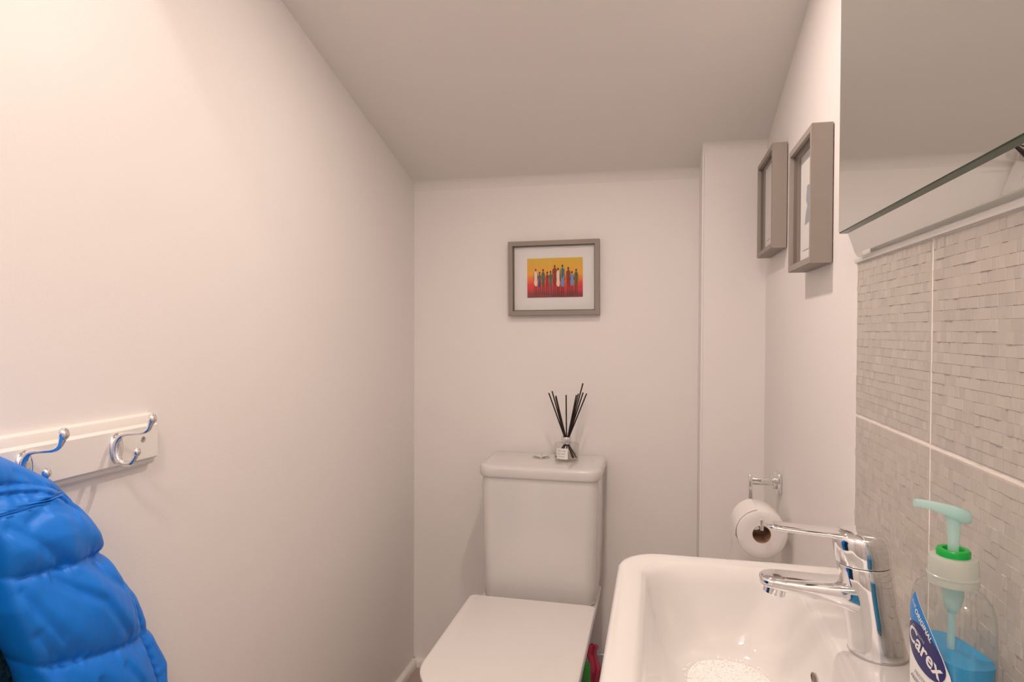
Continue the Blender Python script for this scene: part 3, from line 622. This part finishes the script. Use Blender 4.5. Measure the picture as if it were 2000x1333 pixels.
def hook(y):
    dy = y-.824
    pth = smooth_path([(-.7425, .824, -.139), (-.7475, .824, -.150), (-.757, .824, -.1555), (-.775, .824, -.1575), (-.793, .824, -.160), (-.8035, .824, -.170), (-.8065, .824, -.184), (-.8035, .824, -.197), (-.793, .824, -.2045), (-.780, .824, -.2035), (-.772, .824, -.195), (-.7695, .824, -.189)], 5)
    n = len(pth); b = BM()
    def rr2(i): t = i/(n-1); return interp([(0, .0052), (.08, .0034), (.3, .0036), (.5, .0050), (.62, .0054), (.75, .0042), (.92, .0030), (1, .0045)], t)
    tube(b, [(p[0], p[1]+dy, p[2]) for p in pth], [rr2(i) for i in range(n)], 16)
    ball(b, (-.7410, .824+dy, -.1345), .0072, (.9, .9, 1.15), 20, 14); ball(b, (-.7685, .824+dy, -.186), .0062, (.9, .9, 1.1), 20, 14)
    h = link('hook', b, chrome, ck, 60)
    b = BM(); sc_ = lambda k, d: [(XBd+d, .828+dy+.0125*k*math.cos(a), -.183+.0235*k*math.sin(a)) for a in [2*math.pi*i/40 for i in range(40)]]
    loft(b, [sc_(1, -.0005), sc_(1, .0018), sc_(.93, .0026), sc_(.86, .0020), sc_(.80, .0032), sc_(.3, .0046)]); link('backplate', b, chrome, h, 60)
for y in (.824, .676, .528, .380): hook(y)

# ================================================================== jacket
jk = empty('puffer_jacket', (-.78, .5, -.2), 'bright blue quilted puffer jacket hanging from the coat rack', 'jacket')
nylon = mat('blue_nylon', lin(6, 124, 232), .45, bump=.2, bscale=90, spec=.5)
EDGE = [(-1.02, .80), (-.80, .835), (-.60, .852), (-.549, .853), (-.506, .850), (-.470, .834), (-.458, .830), (-.440, .822), (-.427, .818), (-.392, .806), (-.343, .777), (-.325, .766), (-.307, .752), (-.291, .748), (-.235, .720), (-.196, .686), (-.169, .646), (-.144, .606), (-.126, .57), (-.113, .53), (-.106, .48), (-.105, .40)]
seams = [[(.30, -.150), (.45, -.160), (.60, -.181), (.632, -.189), (.666, -.202), (.70, -.228), (.73, -.25)], [(.30, -.160), (.45, -.172), (.60, -.192), (.632, -.198), (.66, -.211), (.69, -.236)],
         [(.28, -.262), (.565, -.279), (.60, -.285), (.66, -.293), (.74, -.306), (.76, -.304)], [(.28, -.375), (.57, -.386), (.615, -.400), (.665, -.414), (.72, -.427), (.785, -.444)],
         [(.28, -.55), (.62, -.562), (.70, -.57), (.80, -.585), (.87, -.58)], [(.28, -.69), (.70, -.71), (.88, -.71)], [(.28, -.83), (.70, -.85), (.88, -.85)],
         [(.735, -.290), (.748, -.318), (.768, -.357), (.779, -.411), (.785, -.459), (.797, -.521), (.80, -.60), (.80, -.75), (.79, -1.0)]]
def segd(p, a, c):
    ax, ay = a; bx, by = c; dx, dy = bx-ax, by-ay; t = max(0, min(1, ((p[0]-ax)*dx+(p[1]-ay)*dy)/(dx*dx+dy*dy)))
    return math.hypot(p[0]-ax-t*dx, p[1]-ay-t*dy)
def pld(p, pl): return min(segd(p, a, c) for a, c in zip(pl, pl[1:]))
creases = [[(.575, -.225), (.60, -.245), (.63, -.272), (.645, -.288)], [(.625, -.300), (.655, -.325), (.69, -.352), (.71, -.385), (.74, -.425)], [(.585, -.300), (.605, -.335), (.625, -.365), (.655, -.405)],
           [(.70, -.31), (.712, -.33), (.735, -.352)], [(.75, -.355), (.755, -.39), (.748, -.42)], [(.62, -.205), (.65, -.225), (.668, -.235)], [(.60, -.225), (.63, -.215), (.67, -.225)], [(.60, -.355), (.62, -.385), (.64, -.405)], [(.68, -.45), (.70, -.48), (.73, -.51)], [(.72, -.45), (.745, -.49), (.755, -.53)], [(.64, -.19), (.625, -.178), (.61, -.17)]]
def jx(y, z, ye):
    d = max(0, ye-y); D = interp([(-.5, .105), (-.3, .10), (-.2, .085), (-.115, .06)], z)
    q = 1-min(d, D)/D; base = .035+.095*math.sqrt(max(0, 1-q*q))
    base *= interp([(-.5, 1.0), (-.25, .92), (-.12, .62)], z)
    sd = min(pld((y, z), s) for s in seams); puff = .015*(1-math.exp(-sd/.018))-.003*math.exp(-sd/.002)
    cr2 = sum(math.exp(-(pld((y, z), c)/.0062)**2) for c in creases)
    w1 = noise.noise(Vector((y*24+z*16, z*9-y*7, 1.3)))*.0085+noise.noise(Vector((y*60, z*34, 4.2)))*.0012
    rip = math.sin(y*380+noise.noise(Vector((y*40, z*40, 0)))*5)*.0009*math.exp(-sd/.012)
    sv = pld((y, z), seams[-1]); rip += (math.sin(z*420)*.0014*math.exp(-sv/.010) if z < -.36 else 0)
    return XL+base+puff+w1*min(1, d/.03)-.0042*min(cr2, 1.3)+rip
b = BM(); NZ_, NY_ = 260, 150; grid = []
zt, zb_ = -.1065, -1.02
LIN = [(-1.02, .66), (-.56, .652), (-.418, .616), (-.363, .594), (-.320, .577), (-.272, .571), (-.211, .56), (-.205, .30)]
for i in range(NZ_+1):
    t = i/NZ_; z = zt+(zb_-zt)*(t**1.25); ye = interp(EDGE, z)
    # seams pull the outline in a little
    sdz = min(abs(z-s) for s in (-.307, -.446, -.585, -.71, -.85)); ye -= .005*math.exp(-sdz/.007)
    yl = interp(LIN, z) if z < -.205 else .30
    row = []
    for j in range(NY_+1):
        s = j/NY_; y = ye-(ye-yl)*(s**1.5)
        x = jx(y, z, ye)
        if z < -.211:                                   # rolled front opening edge
            e = (y-yl)/.012
            if e < 1: x -= .012*(1-math.sqrt(max(0, 1-(1-e)**2)))
        row.append(b.verts.new((x, y, z)))
    grid.append(row)
for a, c in zip(grid, grid[1:]):
    for j in range(NY_): b.faces.new((a[j], a[j+1], c[j+1], c[j]))
# turn the rim back to the wall at the outer edge and over the top
back = [b.verts.new((XL+.021, r[0].co.x*0+r[0].co.y-.02, r[0].co.z)) for r in grid]
for k in range(NZ_): b.faces.new((grid[k][0], grid[k+1][0], back[k+1], back[k]))
tb = [b.verts.new((XL+.02, v.co.y-.005, v.co.z-.004)) for v in grid[0]]
for j in range(NY_): b.faces.new((grid[0][j], tb[j], tb[j+1], grid[0][j+1]))
prev = [r[-1] for r in grid]
for q in range(1, 9):                                   # inner facing turned back towards the wall, itself a little padded
    cur = []
    for k, r in enumerate(grid):
        v = r[-1].co; t = q/8; z = v.z; x = v.x+(XL+.048-v.x)*t
        cur.append(b.verts.new((x, v.y+.018*t-.010*math.sin(math.pi*t)*(1-.6*math.exp(-min(abs(z+.285), abs(z+.395), abs(z+.56))/.01)), z)))
    for k in range(NZ_): b.faces.new((prev[k], cur[k], cur[k+1], prev[k+1]))
    prev = cur
link('shell', b, nylon, jk, 180)
fl = bpy.data.materials.new('teal_fleece'); fl = mat('teal_fleece', lin(8, 62, 80), .95, bump=.9, bscale=500, var=.5, vscale=220)
b = BM(); g2 = []
for i in range(150):
    z = -.215-(1.0-.215)*(i/149)**1.3; yl = interp(LIN, z)+.024; row = []
    for j in range(90):
        y = yl-.36*(j/89)**1.4
        x = XL+.040+.018*min(1, (yl-y)/.05)+.010*abs(noise.noise(Vector((y*130, z*130, 0))))+.006*abs(noise.noise(Vector((y*260, z*260, 3))))
        row.append(b.verts.new((x, y, z)))
    g2.append(row)
for a, c in zip(g2, g2[1:]):
    for j in range(89): b.faces.new((a[j], a[j+1], c[j+1], c[j]))
link('fleece_lining', b, fl, jk, 180, label='dark teal curly fleece lining')

# ================================================================== things on the floor behind the toilet
tub = empty('storage_tub', (-.10, 1.97, ZF), 'clear plastic tub on the floor between toilet and basin', 'tub')
b = BM(); tubm = clear_mat('clear_tub_plastic', (.9, .92, .93, 1), 1.5, .05, base=.12, basecol=(.85, .86, .88, 1))
T0 = lambda i, z: rrect(-.215+i, -.005-i, 1.85+i, 2.09-i, z, .03, 6)
loft(b, [T0(.02, ZF+.002), T0(.012, ZF+.03), T0(.004, ZF+.125), T0(-.004, ZF+.127), T0(-.004, ZF+.131), T0(.002, ZF+.131), T0(.006, ZF+.125), T0(.018, ZF+.006)]); link('tub_body', b, tubm, tub, 50)
def cloth(name, pts, m, label, cat, seed, th=.004, amp=.006):
    """folded cloth: a strip through given centre lines, with soft folds"""
    b = BM(); rings = []; r = random.Random(seed)
    for (x, y, z, wx, wy) in pts:
        rings.append([(x-wx, y-wy, z), (x-wx*.4, y-wy*.5-amp, z+r.uniform(-.004, .004)), (x, y+amp, z+r.uniform(-.006, .006)), (x+wx*.5, y+wy*.5-amp, z), (x+wx, y+wy, z),
                      (x+wx*.5, y+wy*.5+th-amp*.3, z-.002), (x, y+amp+th, z), (x-wx*.4, y-wy*.5+th, z)])
    loft(b, rings); bmesh.ops.subdivide_edges(b, edges=b.edges[:], cuts=1, use_grid_fill=True, smooth=.6)
    o = link(name, b, m, smooth=180, base=pts[0][:3]); return tag(o, label, cat)
pink = mat('pink_cloth', lin(222, 84, 116), .85, bump=.5, bscale=400); grn = mat('green_sponge', lin(92, 190, 96), .9, bump=.6, bscale=500); teal = mat('teal_cloth', lin(0, 150, 156), .8, bump=.4, bscale=400)
cloth('cleaning_cloth', [(-.196, 1.965, -1.150, .014, .012), (-.188, 1.955, -1.058, .024, .014), (-.176, 1.945, -1.030, .016, .016), (-.182, 1.950, -1.005, .012, .012), (-.190, 1.960, -.985, .014, .010), (-.184, 1.955, -.965, .016, .010), (-.188, 1.955, -.957, .010, .006)], pink, 'crumpled pink cleaning cloth sticking out of the clear tub', 'cloth', 4)
b = BM(); box(b, -.212, -.190, 1.925, 1.937, -1.165, -1.003, .003)
tag(link('sponge', b, grn, smooth=40, base=(-.20, 1.93, -1.165)), 'green sponge standing in front of the pink cloth', 'sponge')
cloth('cleaning_cloth', [(-.195, 1.892, -1.160, .016, .012), (-.188, 1.885, -1.10, .022, .014), (-.199, 1.885, -1.072, .014, .012), (-.208, 1.885, -1.050, .006, .006)], teal, 'teal cleaning cloth in the clear tub, lower and nearer than the pink one', 'cloth', 9)
for o in bpy.data.objects:
    if '_org' in o: del o['_org']
